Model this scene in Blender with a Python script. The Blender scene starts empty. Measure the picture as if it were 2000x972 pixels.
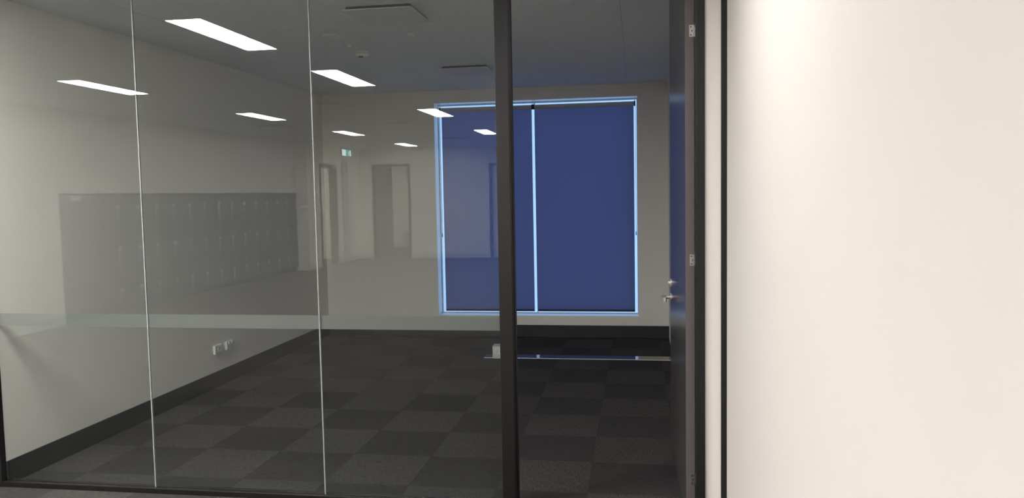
import bpy, bmesh, math, random
from mathutils import Matrix, Vector
random.seed(7)
SC = bpy.context.scene
COL = SC.collection

# ------------------------------------------------------------------ camera
cam_d = bpy.data.cameras.new('camera')
cam_d.sensor_width = 36.0
cam_d.lens = 27.8095
cam_d.clip_start = 0.05
cam = bpy.data.objects.new('camera', cam_d)
COL.objects.link(cam)
yaw, pitch, roll = 0.1581, 0.0696, -0.0183
Fw = Vector((-math.sin(yaw)*math.cos(pitch), math.cos(yaw)*math.cos(pitch), -math.sin(pitch)))
Rt = Vector((math.cos(yaw), math.sin(yaw), 0))
Up = Rt.cross(Fw)
R2 = math.cos(roll)*Rt + math.sin(roll)*Up
U2 = -math.sin(roll)*Rt + math.cos(roll)*Up
M = Matrix((R2, U2, -Fw)).transposed().to_4x4()
M.translation = Vector((0, -3.9506, 1.6237))
cam.matrix_world = M
SC.camera = cam

# ------------------------------------------------------------------ sky, light levels, exposure
LAMP = 127.0                     # radiance of the ceiling light panels
LAMP_DIM = 23.0                  # the dimmed row over the walkway
LAMP_COL = (1.0, 0.967, 0.955)
SKY = (0.50, 0.82, 1.42)
SKY_STR = 1.0
world = bpy.data.worlds.new('overcast_sky'); SC.world = world
world.use_nodes = True
bg = world.node_tree.nodes['Background']
bg.inputs[0].default_value = (*SKY, 1); bg.inputs[1].default_value = SKY_STR
vs = SC.view_settings
SC.display_settings.display_device = 'sRGB'
vs.view_transform = 'Standard'; vs.look = 'None'; vs.exposure = 0.0; vs.gamma = 1.0; vs.use_curve_mapping = False
cy = SC.cycles
cy.use_denoising = True
cy.use_adaptive_sampling = False
cy.max_bounces = 12; cy.diffuse_bounces = 7; cy.glossy_bounces = 6; cy.transmission_bounces = 8; cy.transparent_max_bounces = 24
cy.sample_clamp_indirect = 6.0
cy.use_light_tree = True

# ------------------------------------------------------------------ materials
def nodes_of(name):
    m = bpy.data.materials.new(name); m.use_nodes = True
    return m, m.node_tree.nodes, m.node_tree.links
def mat(name, col, rough=0.5, metal=0.0, var=0.0, scale=30.0, bump=0.0, bscale=None, spec=0.5, stretch=None):
    m, n, l = nodes_of(name)
    b = n['Principled BSDF']
    b.inputs['Base Color'].default_value = (*col, 1)
    b.inputs['Roughness'].default_value = rough
    b.inputs['Metallic'].default_value = metal
    b.inputs['Specular IOR Level'].default_value = spec
    tc = n.new('ShaderNodeTexCoord')
    src = tc.outputs['Object']
    if stretch:
        mp = n.new('ShaderNodeMapping'); mp.inputs['Scale'].default_value = stretch
        l.new(src, mp.inputs['Vector']); src = mp.outputs['Vector']
    if var > 0:
        t = n.new('ShaderNodeTexNoise'); t.inputs['Scale'].default_value = scale; t.inputs['Detail'].default_value = 4
        l.new(src, t.inputs['Vector'])
        mx = n.new('ShaderNodeMix'); mx.data_type = 'RGBA'
        mx.inputs[6].default_value = (*[c*(1-var) for c in col], 1)
        mx.inputs[7].default_value = (*[min(1, c*(1+var)) for c in col], 1)
        l.new(t.outputs['Fac'], mx.inputs[0]); l.new(mx.outputs[2], b.inputs['Base Color'])
    if bump > 0:
        t2 = n.new('ShaderNodeTexNoise'); t2.inputs['Scale'].default_value = bscale or scale*4; t2.inputs['Detail'].default_value = 3
        l.new(src, t2.inputs['Vector'])
        bp = n.new('ShaderNodeBump'); bp.inputs['Strength'].default_value = bump; bp.inputs['Distance'].default_value = 0.004
        l.new(t2.outputs['Fac'], bp.inputs['Height']); l.new(bp.outputs['Normal'], b.inputs['Normal'])
    return m
def emit(name, col, s):
    m, n, l = nodes_of(name)
    n.remove(n['Principled BSDF'])
    e = n.new('ShaderNodeEmission'); e.inputs[0].default_value = (*col, 1); e.inputs[1].default_value = s
    l.new(e.outputs[0], n['Material Output'].inputs['Surface'])
    return m
def glass_mat(name, tint, f0=0.050):
    m, n, l = nodes_of(name)
    n.remove(n['Principled BSDF'])
    g = n.new('ShaderNodeNewGeometry')
    d = n.new('ShaderNodeVectorMath'); d.operation = 'DOT_PRODUCT'
    l.new(g.outputs['Normal'], d.inputs[0]); l.new(g.outputs['Incoming'], d.inputs[1])
    def mth(op, a, b_=None):
        k = n.new('ShaderNodeMath'); k.operation = op
        for i, v in enumerate((a, b_)):
            if v is None: continue
            if isinstance(v, (int, float)): k.inputs[i].default_value = v
            else: l.new(v, k.inputs[i])
        return k.outputs[0]
    c = mth('ABSOLUTE', d.outputs['Value'])
    p = mth('POWER', mth('SUBTRACT', 1.0, c), 5.0)
    fr = mth('ADD', mth('MULTIPLY', p, 1-f0), f0)
    tr = n.new('ShaderNodeBsdfTransparent'); tr.inputs[0].default_value = (*tint, 1)
    gl = n.new('ShaderNodeBsdfGlossy'); gl.inputs['Roughness'].default_value = 0.0
    gl.inputs['Color'].default_value = (0.97, 1.0, 0.97, 1)
    mx = n.new('ShaderNodeMixShader')
    l.new(fr, mx.inputs[0]); l.new(tr.outputs[0], mx.inputs[1]); l.new(gl.outputs[0], mx.inputs[2])
    l.new(mx.outputs[0], n['Material Output'].inputs['Surface'])
    return m
def film_mat(name, dcol, tcol, clear):
    m, n, l = nodes_of(name); n.remove(n['Principled BSDF'])
    a = n.new('ShaderNodeBsdfDiffuse'); a.inputs[0].default_value = (*dcol, 1)
    t = n.new('ShaderNodeBsdfTranslucent'); t.inputs[0].default_value = (*tcol, 1)
    ad = n.new('ShaderNodeAddShader'); l.new(a.outputs[0], ad.inputs[0]); l.new(t.outputs[0], ad.inputs[1])
    out = ad.outputs[0]
    if clear > 0:
        tr = n.new('ShaderNodeBsdfTransparent')
        mx = n.new('ShaderNodeMixShader'); mx.inputs[0].default_value = clear
        l.new(out, mx.inputs[1]); l.new(tr.outputs[0], mx.inputs[2]); out = mx.outputs[0]
    l.new(out, n['Material Output'].inputs['Surface'])
    return m
def carpet_mat(name, lo, hi):
    # loop-pile ribs run along the tile's own Y axis
    m, n, l = nodes_of(name); b = n['Principled BSDF']
    b.inputs['Roughness'].default_value = 0.95; b.inputs['Specular IOR Level'].default_value = 0.1
    tc = n.new('ShaderNodeTexCoord'); oi = n.new('ShaderNodeObjectInfo')
    ad = n.new('ShaderNodeVectorMath'); ad.operation = 'ADD'
    cx = n.new('ShaderNodeCombineXYZ')
    mu = n.new('ShaderNodeMath'); mu.operation = 'MULTIPLY'; mu.inputs[1].default_value = 37.0
    l.new(oi.outputs['Random'], mu.inputs[0]); l.new(mu.outputs[0], cx.inputs[0]); l.new(mu.outputs[0], cx.inputs[1])
    l.new(tc.outputs['Object'], ad.inputs[0]); l.new(cx.outputs[0], ad.inputs[1])
    mp = n.new('ShaderNodeMapping'); mp.inputs['Scale'].default_value = (300, 20, 40)
    l.new(ad.outputs[0], mp.inputs['Vector'])
    t = n.new('ShaderNodeTexNoise'); t.inputs['Scale'].default_value = 1.0; t.inputs['Detail'].default_value = 3
    l.new(mp.outputs[0], t.inputs['Vector'])
    r = n.new('ShaderNodeValToRGB')
    r.color_ramp.elements[0].position = 0.36; r.color_ramp.elements[0].color = (*lo, 1)
    r.color_ramp.elements[1].position = 0.72; r.color_ramp.elements[1].color = (*hi, 1)
    l.new(t.outputs['Fac'], r.inputs[0]); l.new(r.outputs[0], b.inputs['Base Color'])
    bp = n.new('ShaderNodeBump'); bp.inputs['Strength'].default_value = 0.9; bp.inputs['Distance'].default_value = 0.006
    l.new(t.outputs['Fac'], bp.inputs['Height']); l.new(bp.outputs['Normal'], b.inputs['Normal'])
    return m

MT = dict(
    wall=mat('white_wall_paint', (0.83, 0.792, 0.732), 0.6, var=0.015, scale=3, bump=0.04, bscale=500, spec=0.25),
    ceil=mat('ceiling_tile_white', (0.795, 0.82, 0.845), 0.9, var=0.03, scale=60, bump=0.05, bscale=300, spec=0.1),
    slab=mat('slab_grey', (0.35, 0.35, 0.35), 0.9, var=0.1),
    gridm=mat('ceiling_backing_grey', (0.18, 0.18, 0.18), 0.9),  # even dark grey of the backing showing in the tile joints
    carpA=carpet_mat('carpet_sheen_light', (0.046, 0.043, 0.041), (0.104, 0.097, 0.091)),  # brighter sheen of the pile direction painted into the base tone
    carpB=carpet_mat('carpet_sheen_dark', (0.039, 0.037, 0.037), (0.070, 0.065, 0.063)),  # same carpet turned a quarter, its duller sheen painted as a darker tone
    carpS=mat('carpet_plain', (0.085, 0.078, 0.074), 0.95, var=0.35, scale=120, bump=0.5, bscale=300, spec=0.1),
    skirtK=mat('black_vinyl_skirting', (0.020, 0.021, 0.022), 0.55, var=0.1, scale=8),
    skirtG=mat('grey_skirting', (0.50, 0.49, 0.47), 0.5, var=0.03),
    bronze=mat('dark_anodised_aluminium', (0.0075, 0.0066, 0.0058), 0.36, metal=0.0, spec=0.5, var=0.06, scale=40, stretch=(8, 8, 0.4)),
    black=mat('black_aluminium', (0.0055, 0.0052, 0.0052), 0.45, metal=0.1, var=0.1, scale=40, stretch=(8, 8, 0.4)),
    seal=mat('clear_grey_silicone', (0.33, 0.35, 0.34), 0.35, var=0.08, scale=20),
    door=mat('charcoal_gloss_laminate', (0.075, 0.068, 0.066), 0.23, var=0.05, scale=20),
    edge=mat('taupe_door_edge', (0.125, 0.106, 0.106), 0.5, var=0.06, scale=30, stretch=(6, 6, 0.5)),
    chrome=mat('satin_chrome', (0.86, 0.83, 0.79), 0.36, metal=0.6, var=0.03),
    steel=mat('polished_aluminium', (0.30, 0.275, 0.25), 0.06, metal=1.0, var=0.03, scale=10),
    liner=mat('white_gloss_lining', (0.86, 0.86, 0.85), 0.30, var=0.01),
    hingem=mat('hinge_steel', (0.55, 0.53, 0.50), 0.34, metal=1.0),
    hole=mat('dark_screw', (0.05, 0.045, 0.04), 0.4, metal=0.5),
    plast=mat('white_plastic', (0.76, 0.75, 0.70), 0.35, var=0.02),
    plastG=mat('off_white_plastic', (0.62, 0.61, 0.56), 0.4, var=0.02),
    slot=mat('dark_slot', (0.03, 0.03, 0.03), 0.6),
    vent=mat('vent_white_metal', (0.70, 0.70, 0.69), 0.5, var=0.02),
    ventK=mat('vent_dark_throat', (0.09, 0.09, 0.095), 0.8),
    locker=mat('dark_grey_locker_steel', (0.062, 0.069, 0.083), 0.45, var=0.05, scale=12),
    lockerB=mat('locker_carcass_grey', (0.045, 0.050, 0.060), 0.5, var=0.05, scale=12),
    nickel=mat('nickel_lock', (0.90, 0.89, 0.86), 0.4, metal=0.0),
    pull=mat('grey_pull_strip', (0.58, 0.59, 0.60), 0.4),
    paper=mat('white_card', (0.85, 0.85, 0.82), 0.7, var=0.02),
    greydoor=mat('mid_grey_door_paint', (0.22, 0.21, 0.20), 0.45, var=0.04),
    greyframe=mat('dark_grey_door_frame', (0.06, 0.058, 0.056), 0.45, var=0.04),
    tube=mat('grey_blind_tube_cloth', (0.50, 0.50, 0.51), 0.8, var=0.08, scale=60),
    bar=mat('black_blind_bar', (0.008, 0.008, 0.012), 0.5),
    winfr=mat('window_frame_pale', (0.70, 0.71, 0.72), 0.4, metal=0.1, var=0.03),
    cabin=mat('taupe_cabinet', (0.42, 0.38, 0.35), 0.5, var=0.04),
    wood=mat('pale_cabinet', (0.45, 0.44, 0.42), 0.5, var=0.04),
    lamp=emit('lit_diffuser', LAMP_COL, LAMP),
    lampD=emit('lit_diffuser_dimmed', LAMP_COL, LAMP_DIM),
    lampfr=mat('lamp_frame_white', (0.7, 0.7, 0.69), 0.4, var=0.02),
    signW=emit('lit_sign_white', (0.75, 0.95, 1.0), 6.0),
    signG=emit('lit_sign_green', (0.05, 0.42, 0.30), 5.0),
    glass=glass_mat('clear_float_glass', (0.957, 0.976, 0.968)),
    wglass=glass_mat('window_glass', (0.96, 0.98, 0.98)),
    film=film_mat('frosted_safety_film', (0.138, 0.143, 0.133), (0.365, 0.37, 0.36), 0.10),
    blind=film_mat('blue_grey_blind_cloth', (0.030, 0.032, 0.040), (0.296, 0.282, 0.365), 0.0),
)

# ------------------------------------------------------------------ mesh helpers
def bx(bm, x0, x1, y0, y1, z0, z1, bev=0.0):
    r = bmesh.ops.create_cube(bm, size=1.0)
    v = r['verts']
    sx, sy, sz = x1-x0, y1-y0, z1-z0
    for p in v:
        p.co = Vector(((x0+x1)/2 + p.co.x*sx, (y0+y1)/2 + p.co.y*sy, (z0+z1)/2 + p.co.z*sz))
    if bev > 0:
        ed = list({e for p in v for e in p.link_edges})
        bmesh.ops.bevel(bm, geom=ed, offset=bev, segments=2, affect='EDGES', profile=0.5)
    return bm
def cyl(bm, p0, p1, r0, r1=None, seg=16):
    r1 = r0 if r1 is None else r1
    p0, p1 = Vector(p0), Vector(p1); d = p1-p0
    q = d.to_track_quat('Z', 'Y').to_matrix().to_4x4(); q.translation = (p0+p1)/2
    bmesh.ops.create_cone(bm, cap_ends=True, segments=seg, radius1=r0, radius2=r1, depth=d.length, matrix=q)
    return bm
def lathe(bm, prof, c, seg=24):
    # profile of (radius, z) spun about the vertical through c
    rings = []
    for r, z in prof:
        rings.append([bm.verts.new((c[0]+r*math.cos(2*math.pi*i/seg), c[1]+r*math.sin(2*math.pi*i/seg), c[2]+z)) for i in range(seg)] if r > 1e-6
                     else [bm.verts.new((c[0], c[1], c[2]+z))])
    for a, b in zip(rings, rings[1:]):
        for i in range(seg):
            j = (i+1) % seg
            q = [a[i % len(a)], a[j % len(a)], b[j % len(b)], b[i % len(b)]]
            q = [v for k, v in enumerate(q) if v not in q[:k]]
            if len(q) > 2: bm.faces.new(q)
    return bm
def prism(bm, pts, axis, a0, a1):
    # 2-D outline extruded along an axis ('x' -> pts are (y,z); 'y' -> (x,z); 'z' -> (x,y))
    f = {'x': lambda p, a: (a, p[0], p[1]), 'y': lambda p, a: (p[0], a, p[1]), 'z': lambda p, a: (p[0], p[1], a)}[axis]
    A = [bm.verts.new(f(p, a0)) for p in pts]; B = [bm.verts.new(f(p, a1)) for p in pts]
    bm.faces.new(A); bm.faces.new(B[::-1])
    for i in range(len(pts)):
        j = (i+1) % len(pts); bm.faces.new((A[i], B[i], B[j], A[j]))
    return bm
def N(): return bmesh.new()
def BX(*a, **k): return bx(N(), *a, **k)
def obj(name, bm, m, parent=None, smooth=False):
    bmesh.ops.recalc_face_normals(bm, faces=bm.faces)
    me = bpy.data.meshes.new(name); bm.to_mesh(me); bm.free()
    me.materials.append(MT[m] if isinstance(m, str) else m)
    if smooth:
        for p in me.polygons: p.use_smooth = True
        try: me.set_sharp_from_angle(angle=math.radians(40))
        except Exception: pass
    o = bpy.data.objects.new(name, me); COL.objects.link(o)
    if parent is not None:
        o.parent = parent
        bpy_loc = world_loc(parent)
        me.transform(Matrix.Translation(-bpy_loc))
    return o
def world_loc(p):
    v = Vector((0, 0, 0))
    while p is not None:
        v += p.location; p = p.parent
    return v
def tag(o, label=None, cat=None, group=None, kind=None):
    if label: o['label'] = label
    if cat: o['category'] = cat
    if group: o['group'] = group
    if kind: o['kind'] = kind
    return o
def empty(name, loc, label, cat, group=None, kind=None):
    o = bpy.data.objects.new(name, None); COL.objects.link(o); o.location = loc
    o.empty_display_size = 0.1
    return tag(o, label, cat, group, kind)
def struct(name, bm, m, label, cat):
    return tag(obj(name, bm, m), label, cat, kind='structure')
def copy_tree(o, parent=None):
    c = o.copy(); COL.objects.link(c)
    if parent is not None: c.parent = parent
    for ch in list(o.children): copy_tree(ch, c)
    return c

# ------------------------------------------------------------------ key dimensions (metres)
XL, XR = -3.612, 0.335            # office side walls
YB = 4.867                        # office window wall
ZC, ZK = 2.80, 2.85               # office and open-plan ceilings
WX0, WX1, WZ0, WZ1 = -2.282, 0.012, 0.2355, 2.667
YP = -0.0                         # glass line
KX = -7.48                        # locker front plane
YR = -12.70                       # return wall beside lockers
XS = -7.22                        # side wall beyond it
YF = -15.95                       # far wall
XW = 0.425                        # right wall beside the camera

# ------------------------------------------------------------------ large structure
b = N(); bx(b, XL-0.15, XL, 0.006, YB, 0, ZC+0.1)
wl = struct('wall_left', b, 'wall', 'white painted side wall of the dim office behind the glass', 'wall')
b = N()
bx(b, XL-0.15, WX0, YB, YB+0.23, 0, ZC+0.1); bx(b, WX1, XR+0.1, YB, YB+0.23, 0, ZC+0.1)
bx(b, WX0, WX1, YB, YB+0.23, 0, WZ0); bx(b, WX0, WX1, YB, YB+0.23, WZ1, ZC+0.1)
struct('wall_back', b, 'wall', 'white office end wall holding the tall blinded window', 'wall')
struct('wall_right', BX(XR, XW-0.03, 0.075, YB, 0, ZC+0.1), 'wall', 'white office side wall hidden behind the open door', 'wall')
struct('wall_nib', BX(0.3215, 0.3975, -0.018, 0.075, 0, ZK), 'wall', 'narrow white wall strip between the door jamb and black corner trim', 'wall')
struct('wall_near', BX(XW, XW+0.12, -16.2, 0.06, 0, ZK), 'wall', 'large bright white wall running alongside the camera', 'wall')
struct('trim_1', BX(0.3975, XW, -0.030, 0.06, 0, ZK, bev=0.002), 'black', 'black vertical corner trim where the two white walls meet', 'trim')
struct('wall_front', BX(KX-0.1, -3.655, -0.05, 0.07, 0, ZK), 'wall', 'white wall continuing the glass partition line toward the lockers', 'wall')
# open-plan area
b = N(); bx(b, -8.1, KX, -5.37, -0.05, 0, ZK); bx(b, -8.1, KX, YR, -5.37, 1.735, ZK); bx(b, -8.1, -8.0, YR, -5.37, 0, 1.735)
struct('wall_lockers', b, 'wall', 'white wall with a recess holding the long run of dark lockers', 'wall')
b = N(); bx(b, -8.1, XS, YR-0.15, YR, 0, ZK)
bx(b, XS-0.15, XS, -13.42, YR-0.15, 0, ZK); bx(b, XS-0.15, XS, YF, -14.36, 0, ZK); bx(b, XS-0.15, XS, -14.36, -13.42, 2.36, ZK)
struct('wall_return', b, 'wall', 'white return wall ending the locker run, with a lit doorway beyond it', 'wall')
b = N()
DX0, DX1, D2X0, D2X1 = -6.80, -5.84, -3.70, -2.74
bx(b, -9.9, DX0, YF-0.14, YF, 0, ZK); bx(b, DX1, D2X0, YF-0.14, YF, 0, ZK); bx(b, D2X1, XW+0.12, YF-0.14, YF, 0, ZK)
bx(b, DX0, DX1, YF-0.14, YF, 2.43, ZK); bx(b, D2X0, D2X1, YF-0.14, YF, 2.40, ZK)
struct('wall_far', b, 'wall', 'white far wall with two doorways mirrored in the glass', 'wall')
struct('trim_2', BX(XS, XS+0.05, YF, YR-0.15, 2.505, ZK), 'wall', 'white bulkhead above the side doorway carrying the exit sign', 'trim')
struct('trim_3', BX(XS, XS+0.035, -15.12, -14.78, 0.0, 2.505), 'wood', 'pale grey vertical panel beside the side doorway', 'trim')
# rooms seen through the far doorways
b = N(); bx(b, -9.9, -4.4, -20.3, -20.2, 0, ZK); bx(b, -4.5, -4.4, -20.2, YF-0.14, 0, ZK); bx(b, -9.9, -9.8, -20.2, YF-0.14, 0, ZK)
struct('wall_far_room', b, 'wall', 'white walls of the small room beyond the far open doorway', 'wall')
b = N(); bx(b, -9.9, -9.8, YF, YR-0.15, 0, ZK); bx(b, -9.9, -8.1, YR-0.15, YR-0.05, 0, ZK)
struct('wall_side_room', b, 'wall', 'white walls of the lit room beyond the side doorway', 'wall')

# floors with carpet tiles
TX0, TY0 = -0.279, 0.240
def tile_mesh(w, d, name, m):
    b = BX(-w/2+0.0006, w/2-0.0006, -d/2+0.0006, d/2-0.0006, -0.007, 0.0)
    me = bpy.data.meshes.new(name)
    bmesh.ops.recalc_face_normals(b, faces=b.faces)
    b.to_mesh(me); b.free(); me.materials.append(MT[m])
    return me
tile_cache = {}
def lay_tiles(parent, x0, x1, y0, y1, ox, oy):
    i0, i1 = math.floor((x0-ox)/0.5+1e-6), math.ceil((x1-ox)/0.5-1e-6)
    j0, j1 = math.floor((y0-oy)/0.5+1e-6), math.ceil((y1-oy)/0.5-1e-6)
    for i in range(i0, i1):
        for j in range(j0, j1):
            a, c = max(x0, ox+i*0.5), min(x1, ox+i*0.5+0.5)
            d, e = max(y0, oy+j*0.5), min(y1, oy+j*0.5+0.5)
            if c-a < 0.01 or e-d < 0.01: continue
            lightt = (i+j) % 2 == 1                # pile sheen put into the colour: ribs along Y lighter, along X darker
            w, h = (c-a, e-d) if lightt else (e-d, c-a)
            key = (round(w, 3), round(h, 3), lightt)
            if key not in tile_cache:
                tile_cache[key] = tile_mesh(w, h, 'carpet_tile', 'carpA' if lightt else 'carpB')
            o = bpy.data.objects.new('carpet_tile', tile_cache[key]); COL.objects.link(o)
            o.parent = parent
            o.location = ((a+c)/2, (d+e)/2, random.uniform(-0.0004, 0.0002))
            if not lightt: o.rotation_euler = (0, 0, math.pi/2)
fl = struct('floor', BX(XL-0.1, XW, -0.0, YB+0.1, -0.12, -0.007), 'slab', 'dark charcoal carpet tile floor of the office, laid quarter-turned like a checkerboard', 'floor')
lay_tiles(fl, XL, XR, 0.0, YB, TX0, TY0)
b = N(); bx(b, -10, XW+0.1, -20.4, -0.0, -0.12, -0.007); bx(b, -10, XW+0.1, -20.4, -2.26, -0.007, 0)
bx(b, -10, -4.279, -2.26, 0, -0.007, 0)
fk = struct('floor_open_plan', b, 'carpS', 'grey brown carpet floor of the open-plan area in front of the glass', 'floor')
lay_tiles(fk, -4.279, XW, -2.26, 0.0, TX0, TY0)

# ceilings with lay-in tiles
def lay_ceiling(parent, x0, x1, y0, y1, ox, oy, z, skip=()):
    cache = {}
    i0, i1 = math.floor((x0-ox)/0.6+1e-6), math.ceil((x1-ox)/0.6-1e-6)
    j0, j1 = math.floor((y0-oy)/1.2+1e-6), math.ceil((y1-oy)/1.2-1e-6)
    for i in range(i0, i1):
        for j in range(j0, j1):
            segs = [(oy+j*1.2, oy+j*1.2+1.2)]
            for (sx, s0, s1) in skip:
                if abs(ox+i*0.6-sx) < 0.05:
                    segs = [q for (p0, p1) in segs for q in ((p0, min(p1, s0)), (max(p0, s1), p1)) if q[1]-q[0] > 0.02]
            for (p0, p1) in segs:
                a, c = max(x0, ox+i*0.6), min(x1, ox+i*0.6+0.6)
                d, e = max(y0, p0), min(y1, p1)
                if c-a < 0.01 or e-d < 0.01: continue
                key = (round(c-a, 3), round(e-d, 3))
                if key not in cache:
                    g = 0.0022; gx = 0.0009
                    bb = BX(-key[0]/2+gx, key[0]/2-gx, -key[1]/2+g, key[1]/2-g, 0, 0.014)
                    me = bpy.data.meshes.new('ceiling_tile'); bmesh.ops.recalc_face_normals(bb, faces=bb.faces)
                    bb.to_mesh(me); bb.free(); me.materials.append(MT['ceil']); cache[key] = me
                o = bpy.data.objects.new('ceiling_tile', cache[key]); COL.objects.link(o); o.parent = parent
                o.location = ((a+c)/2, (d+e)/2, z+random.uniform(0, 0.0014))
                o.rotation_euler = (random.uniform(-.0006, .0006), random.uniform(-.0006, .0006), 0)
ce = struct('ceiling', BX(XL-0.1, XW+0.1, 0.05, YB+0.1, ZC+0.10, ZC+0.16), 'gridm', 'unlit grey office ceiling of large lay-in tiles with fine joints', 'ceiling')
VENTS = [(-1.9, 0.79, 1.39), (-1.9, 3.19, 3.79)]
lay_ceiling(ce, XL, XR+0.0, 0.05, YB, -1.9, 0.19, ZC, VENTS)
ck = struct('ceiling_open_plan', BX(-10, XW+0.15, -20.4, 0.06, ZK+0.02, ZK+0.10), 'gridm', 'tiled ceiling of the bright open-plan area mirrored in the glass', 'ceiling')
lay_ceiling(ck, KX, XW, YF, -0.03, -3.27, -2.2, ZK)
lay_ceiling(ck, -9.9, -4.4, -20.3, YF-0.14, -3.27, -2.2, ZK)
lay_ceiling(ck, -9.9, XS, YF, YR-0.1, -3.27, -2.2, ZK)

# skirtings
struct('baseboard_left', BX(XL, XL+0.010, 0.006, YB, 0, 0.1365, bev=0.002), 'skirtK', 'black skirting strip along the white office side wall', 'skirting')
struct('baseboard_back', BX(XL+0.010, XR, YB-0.010, YB, 0, 0.1365, bev=0.002), 'skirtK', 'black skirting strip under the blinded office window', 'skirting')
b = N(); bx(b, DX1+0.05, D2X0-0.05, YF, YF+0.012, 0, 0.12); bx(b, D2X1+0.05, XW, YF, YF+0.012, 0, 0.12); bx(b, XS+0.012, DX0-0.05, YF, YF+0.012, 0, 0.12)
struct('baseboard_far', b, 'skirtG', 'grey skirting along the far white wall', 'skirting')
b = N(); bx(b, KX+0.262, XS+0.012, YR, YR+0.012, 0, 0.12); bx(b, XS, XS+0.012, -13.37, YR+0.0, 0, 0.12); bx(b, XS, XS+0.012, -14.77, -14.42, 0, 0.12); bx(b, XS, XS+0.012, YF, -15.13, 0, 0.12)
struct('baseboard_return', b, 'skirtG', 'grey skirting around the return wall beside the lockers', 'skirting')
struct('baseboard_lockers', BX(KX, KX+0.012, -5.37, -0.06, 0, 0.12), 'skirtG', 'grey skirting on the white wall before the lockers', 'skirting')

# ------------------------------------------------------------------ glazed partition
pt = empty('window_1', (-2.1, 0, 0), 'frameless butt-jointed glass partition in dark bronze channels fronting the office', 'glass partition', kind='structure')
J1, J2, PL, PR = -2.6685, -1.6716, -0.6946, -0.622
GT = 2.82
edges = [(-3.640, J1-0.0025), (J1+0.0025, J2-0.0025), (J2+0.0025, PL+0.008)]
for a, c in edges:
    g = obj('glass_pane', BX(a, c, -0.005, 0.005, 0.018, GT, bev=0.0), 'glass', pt)
    s = obj('safety_strip', BX(max(a, -3.61), min(c, PL), 0.0054, 0.0058, 0.925, 0.999), 'film', g)
    s['label'] = 'frosted grey safety film band across the pane'
for x in (J1, J2):
    obj('silicone_joint', BX(x-0.0025, x+0.0025, -0.0052, 0.0052, 0.018, GT), 'seal', pt)
def track(z0, z1):
    b = N(); bx(b, -3.655, PL+0.01, -0.030, -0.006, z0, z1, bev=0.0015); bx(b, XL, PL+0.01, 0.006, 0.030, z0, z1, bev=0.0015)
    return b
obj('bottom_channel', bx(track(0, 0.030), -3.655, PL, -0.006, 0.006, 0, 0.016), 'bronze', pt)
obj('top_channel', BX(-3.655, 0.3215, -0.032, 0.06, GT-0.02, ZK), 'bronze', pt)
obj('side_channel', BX(-3.660, -3.611, -0.032, 0.006, 0, GT, bev=0.001), 'bronze', pt)
# door post: face, recessed stop and rebate
post = obj('mullion_post', BX(PL, PR-0.006, -0.036, 0.065, 0, GT, bev=0.0015), 'bronze', pt)
obj('door_stop', BX(PR-0.006, PR+0.006, -0.010, 0.030, 0, GT, bev=0.001), 'black', post)
obj('seal_strip', BX(PR-0.006, PR-0.001, -0.030, -0.026, 0, GT), 'bronze', post)

# ------------------------------------------------------------------ office door
dr = empty('door_1', (0.277, 0.035, 0), 'tall charcoal gloss door standing open into the office beside the white wall strip', 'door', kind='structure')
jb = obj('door_jamb', BX(0.284, 0.3215, -0.034, 0.075, 0, GT, bev=0.0015), 'black', dr)
obj('jamb_stop', BX(0.277, 0.284, -0.034, 0.018, 0, GT, bev=0.001), 'bronze', jb)
leaf_rot = math.atan2(0.037, 0.87)
# leaf mesh in door space (local X from -0.044 to 0, Y from 0 to 0.9), turned about the hinge
def turned(bm):
    bmesh.ops.rotate(bm, verts=bm.verts, cent=(0.277, 0.035, 0), matrix=Matrix.Rotation(leaf_rot, 3, 'Z'))
    return bm
hx, hy = 0.277, 0.035
leaf = obj('door_leaf', turned(BX(hx-0.044, hx-0.001, hy+0.0015, hy+0.905, 0.006, 2.79)), 'door', dr)
he = obj('leaf_edge', turned(BX(hx-0.0445, hx-0.001, hy-0.001, hy+0.0015, 0.006, 2.79, bev=0.0006)), 'edge', leaf)
he['label'] = 'taupe hinge edge of the door leaf'
for z in (2.366, 1.253, 0.145):
    b = N(); bx(b, hx-0.024, hx-0.0005, hy-0.0024, hy-0.001, z, z+0.056); cyl(b, (hx+0.0035, hy-0.006, z), (hx+0.0035, hy-0.006, z+0.056), 0.0035, seg=10)
    h = obj('hinge', turned(b), 'hingem', dr)
    for k, (dx, dz) in enumerate(((-0.016, 0.047), (-0.011, 0.028), (-0.016, 0.009))):
        obj('screw', turned(cyl(N(), (hx+dx, hy-0.0032, z+dz), (hx+dx, hy-0.0022, z+dz), 0.0036, seg=10)), 'hole', h)
# lever on the leaf's left face (near its free edge)
b = N()
ly, lz = hy+0.845, 0.985
cyl(b, (hx-0.044, ly, lz), (hx-0.049, ly, lz), 0.024, seg=24)
cyl(b, (hx-0.049, ly, lz), (hx-0.088, ly, lz), 0.010, seg=16)
pts = [(hx-0.076, ly+0.013), (hx-0.098, ly+0.011), (hx-0.106, ly-0.004), (hx-0.106, ly-0.116), (hx-0.100, ly-0.124), (hx-0.086, ly-0.124), (hx-0.080, ly-0.116), (hx-0.082, ly-0.02)]
prism(b, pts, 'z', lz-0.013, lz+0.013)
lv = obj('lever_handle', turned(b), 'chrome', leaf, smooth=True)
b = N(); cyl(b, (hx-0.044, ly, lz+0.088), (hx-0.052, ly, lz+0.088), 0.024, seg=24); cyl(b, (hx-0.052, ly, lz+0.088), (hx-0.064, ly, lz+0.088), 0.014, seg=16)
obj('lock_cylinder', turned(b), 'chrome', leaf, smooth=True)

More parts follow.
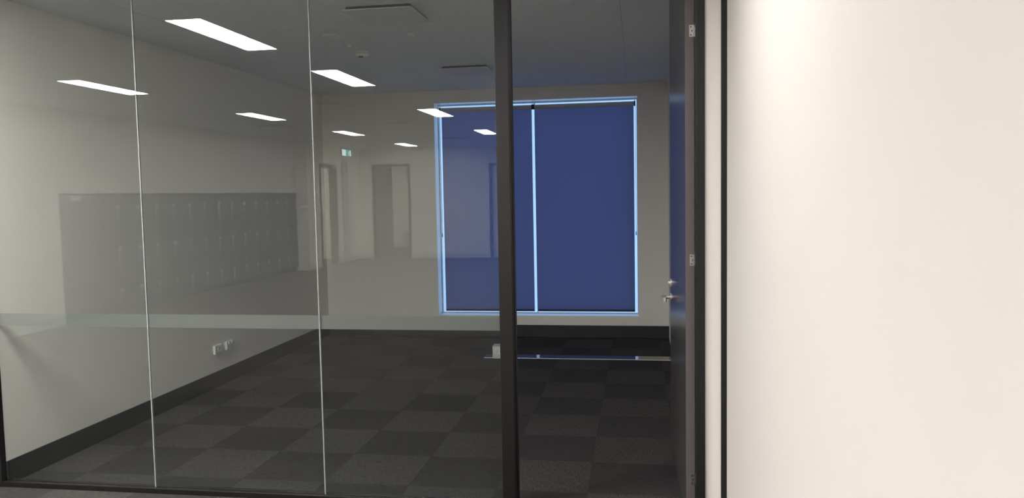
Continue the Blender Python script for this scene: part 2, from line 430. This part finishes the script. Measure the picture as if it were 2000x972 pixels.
# ------------------------------------------------------------------ window behind the blinds
w2 = empty('window_2', ((WX0+WX1)/2, YB+0.18, WZ0), 'tall office window with grey frame behind two blue blinds', 'window', kind='structure')
b = N(); fw = 0.016; FY0, FY1 = YB+0.18, YB+0.22
bx(b, WX0, WX0+fw, FY0, FY1, WZ0, WZ1); bx(b, WX1-fw, WX1, FY0, FY1, WZ0, WZ1); bx(b, WX0+fw, WX1-fw, FY0, FY1, WZ0, WZ0+fw); bx(b, WX0+fw, WX1-fw, FY0, FY1, WZ1-fw-0.006, WZ1)
obj('window_frame', b, 'winfr', w2)
b = N(); ry0, ry1, lt = YB+0.0005, FY0, 0.007
bx(b, WX0, WX0+lt, ry0, ry1, WZ0, WZ1); bx(b, WX1-lt, WX1, ry0, ry1, WZ0, WZ1); bx(b, WX0+lt, WX1-lt, ry0, ry1, WZ0, WZ0+lt); bx(b, WX0+lt, WX1-lt, ry0, ry1, WZ1-lt, WZ1)
obj('reveal_lining', b, 'liner', w2)
MX = -1.147
for a, c in ((WX0+fw, MX-0.004), (MX+0.004, WX1-fw)):
    obj('glass_pane', BX(a, c, FY0+0.02, FY0+0.026, WZ0+fw, WZ1-fw), 'wglass', w2)
obj('butt_joint', BX(MX-0.004, MX+0.004, FY0+0.019, FY0+0.027, WZ0+fw, WZ1-fw), 'seal', w2)

def blind(x0, x1, label):
    # x0, x1: cloth edges; hangs from a tube in the top of the reveal
    yb, zt, r = YB+0.055, 2.588, 0.024
    t = empty('roller_blind', ((x0+x1)/2, yb, 0.29), label, 'roller blind', 'blue roller blinds in the office window')
    obj('blind_tube', cyl(N(), (x0-0.004, yb, zt), (x1+0.004, yb, zt), r, seg=24), 'tube', t, smooth=True)
    obj('blind_cloth', BX(x0, x1, yb+r-0.003, yb+r-0.0022, 0.300, zt), 'blind', t)
    obj('bottom_bar', BX(x0, x1, yb+r-0.010, yb+r+0.004, 0.282, 0.304, bev=0.003), 'bar', t)
    for x, s in ((x0-0.011, -1), (x1+0.011, 1)):
        b = N(); cyl(b, (x-0.008, yb, zt), (x+0.008, yb, zt), r*1.2, seg=16);
        br = obj('bracket', b, 'bar', t)
        obj('bracket_arm', BX(x-0.003, x+0.003, yb+0.004, yb+0.016, zt+0.015, WZ1-0.006), 'liner', br)
    return t, yb
t1, yb = blind(-2.205, -1.166, 'left blue backlit roller blind, partly behind the glass partition and the dark post')
obj('pull_chain', cyl(cyl(N(), (-2.222, yb, 1.16), (-2.222, yb, 2.57), 0.0018, seg=8), (-2.222, yb, 1.14), (-2.222, yb, 1.18), 0.005, seg=8), 'bar', t1)
t2, yb = blind(-1.128, -0.034, 'right blue backlit roller blind, seen straight through the open doorway')
obj('pull_chain', cyl(cyl(N(), (-0.016, yb, 1.16), (-0.016, yb, 2.57), 0.0018, seg=8), (-0.016, yb, 1.14), (-0.016, yb, 1.18), 0.005, seg=8), 'bar', t2)

# ------------------------------------------------------------------ office ceiling fittings
def vent(cx, cyy, z, label, group, px=0.0, py=0.0):
    # a dropped square face plate under a dark slotted neck, set in a white panel
    t = empty('ceiling_vent', (cx, cyy, z), label, 'air vent', group)
    h = 0.2985; x, y = cx+px, cyy+py
    obj('panel', BX(cx-h, cx+h, cyy-h, cyy+h, z, z+0.012), 'ceil', t)
    b = N(); q = 0.205
    bx(b, x-q, x+q, y-q, y+q, z-0.018, z)
    obj('slot_neck', b, 'ventK', t)
    b = N(); q = 0.222
    bx(b, x-q, x+q, y-q, y+q, z-0.026, z-0.018, bev=0.003)
    obj('face_plate', b, 'vent', t)
    return t
vent(-1.6, 1.09, ZC, 'square white ceiling air vent nearest the glass inside the office', 'square air vents in the office ceiling', 0.02, -0.045)
vent(-1.6, 3.49, ZC, 'square white ceiling air vent farther in, just before the office window', 'square air vents in the office ceiling', 0.04, -0.06)
sd = empty('smoke_detector', (-2.21, 2.33, ZC), 'round off-white smoke detector with a dark slot on the office ceiling', 'smoke detector')
obj('detector_base', lathe(N(), [(0, 0), (0.063, 0), (0.063, -0.017), (0.057, -0.021), (0, -0.021)], (-2.21, 2.33, ZC)), 'plastG', sd, smooth=True)
obj('detector_dome', lathe(N(), [(0, -0.021), (0.053, -0.021), (0.049, -0.034), (0.028, -0.042), (0.026, -0.051), (0, -0.053)], (-2.21, 2.33, ZC)), 'plast', sd, smooth=True)
obj('sensor_slot', BX(-2.228, -2.192, 2.297, 2.304, ZC-0.049, ZC-0.041), 'slot', sd)
def puck(name, x, y, r, h, label, cat, group=None):
    t = empty(name, (x, y, ZC), label, cat, group)
    obj('rim', lathe(N(), [(0, 0), (r, 0), (r*0.96, -h*0.45), (0, -h*0.45)], (x, y, ZC)), 'plastG', t, smooth=True)
    obj('cap', lathe(N(), [(0, -h*0.45), (r*0.70, -h*0.45), (r*0.62, -h), (0, -h)], (x, y, ZC)), 'plast', t, smooth=True)
puck('sprinkler_cover', -2.215, 2.03, 0.034, 0.016, 'small white round sprinkler cover on the office ceiling just beside the smoke detector', 'sprinkler', 'round white sprinkler covers')
puck('sprinkler_cover', -1.622, 1.73, 0.034, 0.016, 'small white round sprinkler cover standing alone between the two office air vents', 'sprinkler', 'round white sprinkler covers')
t = empty('ceiling_speaker', (-2.2, 1.66, ZC), 'pale flush round speaker grille in the office ceiling', 'speaker')
obj('grille', lathe(N(), [(0, 0), (0.066, 0), (0.066, -0.003), (0.058, -0.005), (0, -0.004)], (-2.2, 1.66, ZC), 32), 'ceil', t, smooth=True)
obj('ring', lathe(N(), [(0.060, -0.004), (0.069, 0), (0.066, -0.007), (0.060, -0.004)], (-2.2, 1.66, ZC), 32), 'plast', t, smooth=True)

# ------------------------------------------------------------------ wall sockets, floor duct and outlet box
def wall_plate(y0, label, two):
    t = empty('wall_socket', (XL, y0+0.057, 0.29), label, 'power socket', 'white sockets on the office side wall')
    obj('plate', BX(XL, XL+0.022, y0, y0+0.114, 0.290, 0.366, bev=0.003), 'plast', t)
    if two:
        for dy in (0.030, 0.084):
            obj('switch', BX(XL+0.022, XL+0.031, y0+dy-0.007, y0+dy+0.007, 0.345, 0.359, bev=0.002), 'plast', t)
        for dy in (0.030, 0.084):
            b = N()
            for (p, q) in ((-0.008, 0.322), (0.008, 0.322), (0, 0.308)):
                bx(b, XL+0.0218, XL+0.0223, y0+dy+p-0.0015, y0+dy+p+0.0015, q-0.004, q+0.004)
            obj('pin_slots', b, 'slot', t)
    else:
        b = N(); lathe(b, [(0.0, 0), (0.021, 0), (0.021, 0.004), (0.018, 0.004), (0.018, 0.001), (0.0, 0.001)], (0, 0, 0), 20)
        bmesh.ops.rotate(b, verts=b.verts, cent=(0, 0, 0), matrix=Matrix.Rotation(math.pi/2, 3, 'Y'))
        bmesh.ops.translate(b, verts=b.verts, vec=(XL+0.0218, y0+0.062, 0.328))
        obj('outlet_ring', b, 'plastG', t, smooth=True)
wall_plate(2.285, 'white single outlet plate low on the office side wall, the one nearer the glass', False)
wall_plate(2.480, 'white double socket plate with two switches low on the office side wall', True)

fd = empty('floor_cable_cover', (-0.6, 3.745, 0), 'flat polished aluminium cable cover strip across the office carpet', 'cable cover')
obj('cover_plate', prism(N(), [(3.690, 0.0), (3.695, 0.004), (3.797, 0.0165), (3.803, 0.0)], 'x', -1.52, XR), 'steel', fd)
obj('front_lip', BX(-1.52, XR, 3.684, 3.692, 0.0, 0.006, bev=0.001), 'chrome', fd)
ox0, ox1 = -1.43, -1.322
fb = empty('floor_outlet_box', ((ox0+ox1)/2, 3.73, 0), 'small white outlet box standing on the cable cover beside the dark post', 'outlet box')
obj('housing', prism(N(), [(3.672, 0.0), (3.672, 0.118), (3.690, 0.124), (3.795, 0.124), (3.795, 0.0)], 'x', ox0, ox1), 'plastG', fb)
obj('faceplate', BX(ox0+0.008, ox1-0.003, 3.664, 3.672, 0.040, 0.116, bev=0.002), 'plast', fb)
for cx in (-1.385, -1.345):
    b = N()
    for (p, q, hh) in ((-0.007, 0.074, 0.005), (0.007, 0.074, 0.005), (0, 0.061, 0.004)):
        bx(b, cx+p-0.0018, cx+p+0.0018, 3.6635, 3.6642, q-hh, q+hh)
    obj('pin_slots', b, 'slot', fb)

# ------------------------------------------------------------------ ceiling light panels of the open-plan area
def light_panel(x, y, label, group, first=[], dim=False):
    if first and not dim:
        t = copy_tree(first[0]); t.location = (x, y, ZK)
    else:
        t = empty('ceiling_light', (x, y, ZK), label, 'ceiling light', group)
        b = N(); W, Ln = 0.1475, 0.5975
        bx(b, x-W, x+W, y-Ln, y-Ln+0.018, ZK-0.014, ZK); bx(b, x-W, x+W, y+Ln-0.018, y+Ln, ZK-0.014, ZK)
        bx(b, x-W, x-W+0.016, y-Ln+0.018, y+Ln-0.018, ZK-0.014, ZK); bx(b, x+W-0.016, x+W, y-Ln+0.018, y+Ln-0.018, ZK-0.014, ZK)
        obj('frame', b, 'lampfr', t)
        obj('diffuser', BX(x-W+0.016, x+W-0.016, y-Ln+0.018, y+Ln-0.018, ZK-0.010, ZK-0.002), 'lampD' if dim else 'lamp', t)
        if not dim: first.append(t)
    return tag(t, label, 'ceiling light', group)
G1, G2 = 'light panels in the row mirrored along the middle', 'light panels in the row beside the lockers'
light_panel(-3.03, -1.66, 'largest mirrored light panel, at the top of the second glass pane', G1)
light_panel(-2.97, -3.95, 'mirrored light panel just right of the second glass joint, under the smoke detector', G1)
light_panel(-2.94, -7.58, 'mirrored light panel crossing the top left corner of the window blind', G1)
light_panel(-2.93, -11.40, 'mirrored light panel within the left blind beside the dark post', G1)
light_panel(-5.64, -3.88, 'mirrored light panel crossing the first glass joint high on the left', G2)
light_panel(-5.54, -7.28, 'mirrored light panel above the lockers, midway in the second pane', G2)
light_panel(-5.47, -10.72, 'mirrored light panel directly above the green exit sign', G2)
light_panel(-5.47, -14.52, 'smallest mirrored light panel, above the far open doorway', G2)
G3 = 'light panels over the walkway beside the large white wall'
light_panel(-0.30, -1.45, 'light panel over the walkway that brightens the white wall near the door', G3, dim=True)
light_panel(-0.47, -6.60, 'light panel over the walkway behind the camera', G3, dim=True)
light_panel(-0.47, -9.80, 'light panel over the walkway farthest from the glass but one', G3, dim=True)
light_panel(-0.47, -12.8, 'light panel over the walkway farthest from the glass', G3, dim=True)
light_panel(-7.0, -18.0, 'light panel in the small room beyond the far open doorway', 'light panels in the rooms beyond')
light_panel(-8.7, -14.2, 'light panel in the room beyond the side doorway', 'light panels in the rooms beyond')
for x, y, lab in ((-3.97, -6.10, 'mirrored square air vent on the open-plan ceiling nearest the glass'), (-3.9, -8.95, 'mirrored square air vent, middle of the three in line'),
                  (-3.9, -12.85, 'mirrored square air vent farthest away, over the left blind'), (-6.05, -8.75, 'mirrored square air vent closest to the lockers')):
    vent(x, y, ZK-0.012, lab, 'square air vents mirrored from the open-plan ceiling')

# ------------------------------------------------------------------ lockers along the recess
ORD = ['first', 'second', 'third', 'fourth', 'fifth', 'sixth', 'seventh', 'eighth', 'ninth', 'tenth', 'eleventh', 'twelfth', 'thirteenth', 'fourteenth']
PW = 0.47; Y1 = YR + 0.004
def make_locker(yc):
    y0, y1 = yc-PW/2+0.001, yc+PW/2-0.001
    t = empty('locker', (KX, yc, 0), 'x', 'locker', 'dark lockers mirrored in the glass')
    b = N(); bx(b, KX-0.46, KX-0.020, y0, y1, 0.08, 1.720); bx(b, KX-0.42, KX-0.05, y0, y1, 0.0, 0.08)
    obj('body', b, 'lockerB', t)
    obj('fascia', BX(KX-0.020, KX, y0, y1, 1.612, 1.720), 'locker', t)
    for z0, z1 in ((1.008, 1.604), (0.404, 1.000), (0.088, 0.396)):
        d = obj('door', BX(KX-0.020, KX, y0+0.003, y1-0.003, z0, z1, bev=0.002), 'locker', t)
        yh = y0+0.050
        zz = z1-0.072
        obj('lock', cyl(N(), (KX-0.001, yh, zz), (KX+0.022, yh, zz), 0.031, seg=14), 'nickel', d, smooth=True)
        obj('pull', BX(KX, KX+0.010, yh-0.013, yh+0.013, zz-0.200, zz-0.040, bev=0.003), 'pull', d)
    return t
proto = None
for k in range(14):
    yc = Y1 + PW*(k+0.5)
    if proto is None: proto = t = make_locker(yc)
    else:
        t = copy_tree(proto); t.location = (KX, yc, 0)
    if k == 0: lab = 'dark grey three-door locker column right against the white return wall'
    elif k == 13: lab = 'dark grey three-door locker column touching the plain wide cupboard'
    else: lab = 'dark grey three-door locker column, %s counted from the white return wall' % ORD[k]
    tag(t, lab)
yc0 = Y1+PW*14+0.001; yc1 = -5.374
cp = empty('storage_cupboard', (KX, (yc0+yc1)/2, 0), 'plain dark grey cupboard at the near end of the mirrored locker run', 'cupboard')
b = N(); bx(b, KX-0.46, KX-0.020, yc0, yc1, 0.08, 1.720); bx(b, KX-0.42, KX-0.05, yc0, yc1, 0, 0.08)
obj('body', b, 'lockerB', cp)
obj('fascia', BX(KX-0.020, KX, yc0, yc1, 1.612, 1.720), 'locker', cp)
ym = (yc0+yc1)/2
for a, c in ((yc0+0.002, ym-0.002), (ym+0.002, yc1-0.002)):
    obj('door', BX(KX-0.020, KX, a, c, 0.088, 1.604, bev=0.002), 'locker', cp)
tag(obj('card_sign', BX(KX, KX+0.003, -5.78, -5.575, 1.636, 1.706), 'paper'), 'small blank white card on the top rail of the cupboard beside the lockers', 'card')

# ------------------------------------------------------------------ far doorways, exit sign, switch, cabinets
def jambs(x0, x1, zt, w=0.05):
    b = N(); bx(b, x0, x0+w, YF-0.14, YF+0.02, 0, zt); bx(b, x1-w, x1, YF-0.14, YF+0.02, 0, zt); bx(b, x0+w, x1-w, YF-0.14, YF+0.02, zt-w, zt)
    return b
d3 = empty('door_3', (DX0, YF, 0), 'open far doorway with grey frame and grey door, mirrored left of the window', 'door', kind='structure')
obj('door_frame', jambs(DX0-0.03, DX1+0.03, 2.45, 0.06), 'greyframe', d3)
b = BX(0, 0.86, -0.04, 0, 0.01, 2.385); bmesh.ops.rotate(b, verts=b.verts, cent=(0, 0, 0), matrix=Matrix.Rotation(math.radians(-79), 3, 'Z'))
bmesh.ops.translate(b, verts=b.verts, vec=(DX0+0.032, YF-0.13, 0))
obj('door_leaf', b, 'greydoor', d3)
d4 = empty('door_4', (D2X0, YF, 0), 'pale closed far door in a dark frame, mirrored beside the dark post', 'door', kind='structure')
obj('door_frame', jambs(D2X0-0.03, D2X1+0.03, 2.42, 0.065), 'greyframe', d4)
lf4 = obj('door_leaf', BX(D2X0+0.036, D2X1-0.036, YF-0.08, YF-0.04, 0.01, 2.354), 'wall', d4)
for z in (0.25, 1.1, 2.1):
    obj('hinge', BX(D2X0+0.012, D2X0+0.034, YF+0.02, YF+0.024, z, z+0.1), 'chrome', d4)
obj('lever_handle', cyl(cyl(N(), (D2X1-0.09, YF-0.04, 1.0), (D2X1-0.09, YF+0.01, 1.0), 0.012, seg=10), (D2X1-0.09, YF+0.008, 1.0), (D2X1-0.21, YF+0.008, 1.0), 0.009, seg=10), 'chrome', d4)
d5 = empty('door_5', (XS, -13.9, 0), 'lit side doorway in a grey frame under the exit sign', 'door', kind='structure')
b = N(); bx(b, XS-0.15, XS+0.02, -13.45, -13.39, 0, 2.40); bx(b, XS-0.15, XS+0.02, -14.42, -14.33, 0, 2.40); bx(b, XS-0.15, XS+0.02, -14.33, -13.45, 2.31, 2.40)
obj('door_frame', b, 'greyframe', d5)

es = empty('exit_sign', (XS+0.05, -14.91, 2.63), 'lit green and white running man exit sign on the white bulkhead', 'exit sign')
xf = XS+0.05
obj('sign_box', BX(xf, xf+0.05, -15.225, -14.60, 2.628, 2.795, bev=0.004), 'lampfr', es)
obj('white_panel', BX(xf+0.05, xf+0.053, -14.86, -14.61, 2.636, 2.787), 'signW', es)
obj('green_panel', BX(xf+0.05, xf+0.053, -15.215, -14.87, 2.636, 2.787), 'signG', es)
b = N(); xs_ = xf+0.053
def yz_poly(pts):
    prism(b, [(-15.06+p[0]*0.075, 2.712+p[1]*0.075) for p in pts], 'x', xs_, xs_+0.002)
yz_poly([(-0.12, 0.62), (0.0, 0.70), (0.12, 0.62), (0.12, 0.48), (0, 0.42), (-0.12, 0.48)])
yz_poly([(-0.1, 0.38), (0.25, 0.30), (0.15, -0.15), (-0.15, -0.10)])
yz_poly([(-0.15, -0.08), (0.02, -0.14), (-0.35, -0.85), (-0.5, -0.78)])
yz_poly([(0.0, -0.14), (0.16, -0.14), (0.45, -0.45), (0.42, -0.8), (0.30, -0.8), (0.28, -0.48)])
yz_poly([(0.25, 0.30), (0.60, 0.02), (0.52, -0.08), (0.18, 0.15)])
yz_poly([(-0.1, 0.38), (-0.48, 0.10), (-0.40, -0.0), (-0.08, 0.22)])
obj('running_figure', b, 'signW', es)
obj('doorway_symbol', BX(xs_, xs_+0.002, -15.205, -15.13, 2.642, 2.780), 'signW', es)

sw = empty('light_switch', (-5.70, YF, 1.2), 'small white light switch beside the far open doorway', 'light switch')
obj('plate', BX(-5.737, -5.663, YF, YF+0.010, 1.16, 1.276, bev=0.002), 'plast', sw)
obj('rocker', BX(-5.712, -5.688, YF+0.010, YF+0.016, 1.20, 1.236, bev=0.001), 'plastG', sw)
cb = empty('low_cabinet', (-6.75, -19.3, 0), 'low taupe cabinet seen through the far open doorway', 'cabinet')
obj('carcass', BX(-7.15, -6.30, -19.9, -19.46, 0.06, 0.50), 'cabin', cb)
obj('plinth', BX(-7.13, -6.32, -19.88, -19.50, 0, 0.06), 'greyframe', cb)
for a in (-7.145, -6.722):
    d = obj('door', BX(a, a+0.418, -19.46, -19.442, 0.07, 0.48, bev=0.002), 'cabin', cb)
    obj('knob', cyl(N(), (a+0.21, -19.442, 0.4), (a+0.21, -19.42, 0.4), 0.012, seg=10), 'chrome', d)
cb = empty('side_cabinet', (-9.55, -17.0, 0), 'low pale cabinet seen through the lit side doorway', 'cabinet')
obj('carcass', BX(-9.79, -9.40, -15.9, -14.6, 0.06, 0.45), 'wood', cb)
obj('plinth', BX(-9.79, -9.42, -15.88, -14.62, 0, 0.06), 'greyframe', cb)
for a in (-15.895, -15.245):
    d = obj('door', BX(-9.40, -9.382, a, a+0.64, 0.07, 0.44, bev=0.002), 'wood', cb)
    obj('knob', cyl(N(), (-9.382, a+0.32, 0.36), (-9.36, a+0.32, 0.36), 0.012, seg=10), 'chrome', d)
struct('trim_4', BX(-9.8, -9.76, YF, YR-0.2, 0.98, 1.06), 'greydoor', 'grey wall rail in the room beyond the side doorway', 'trim')
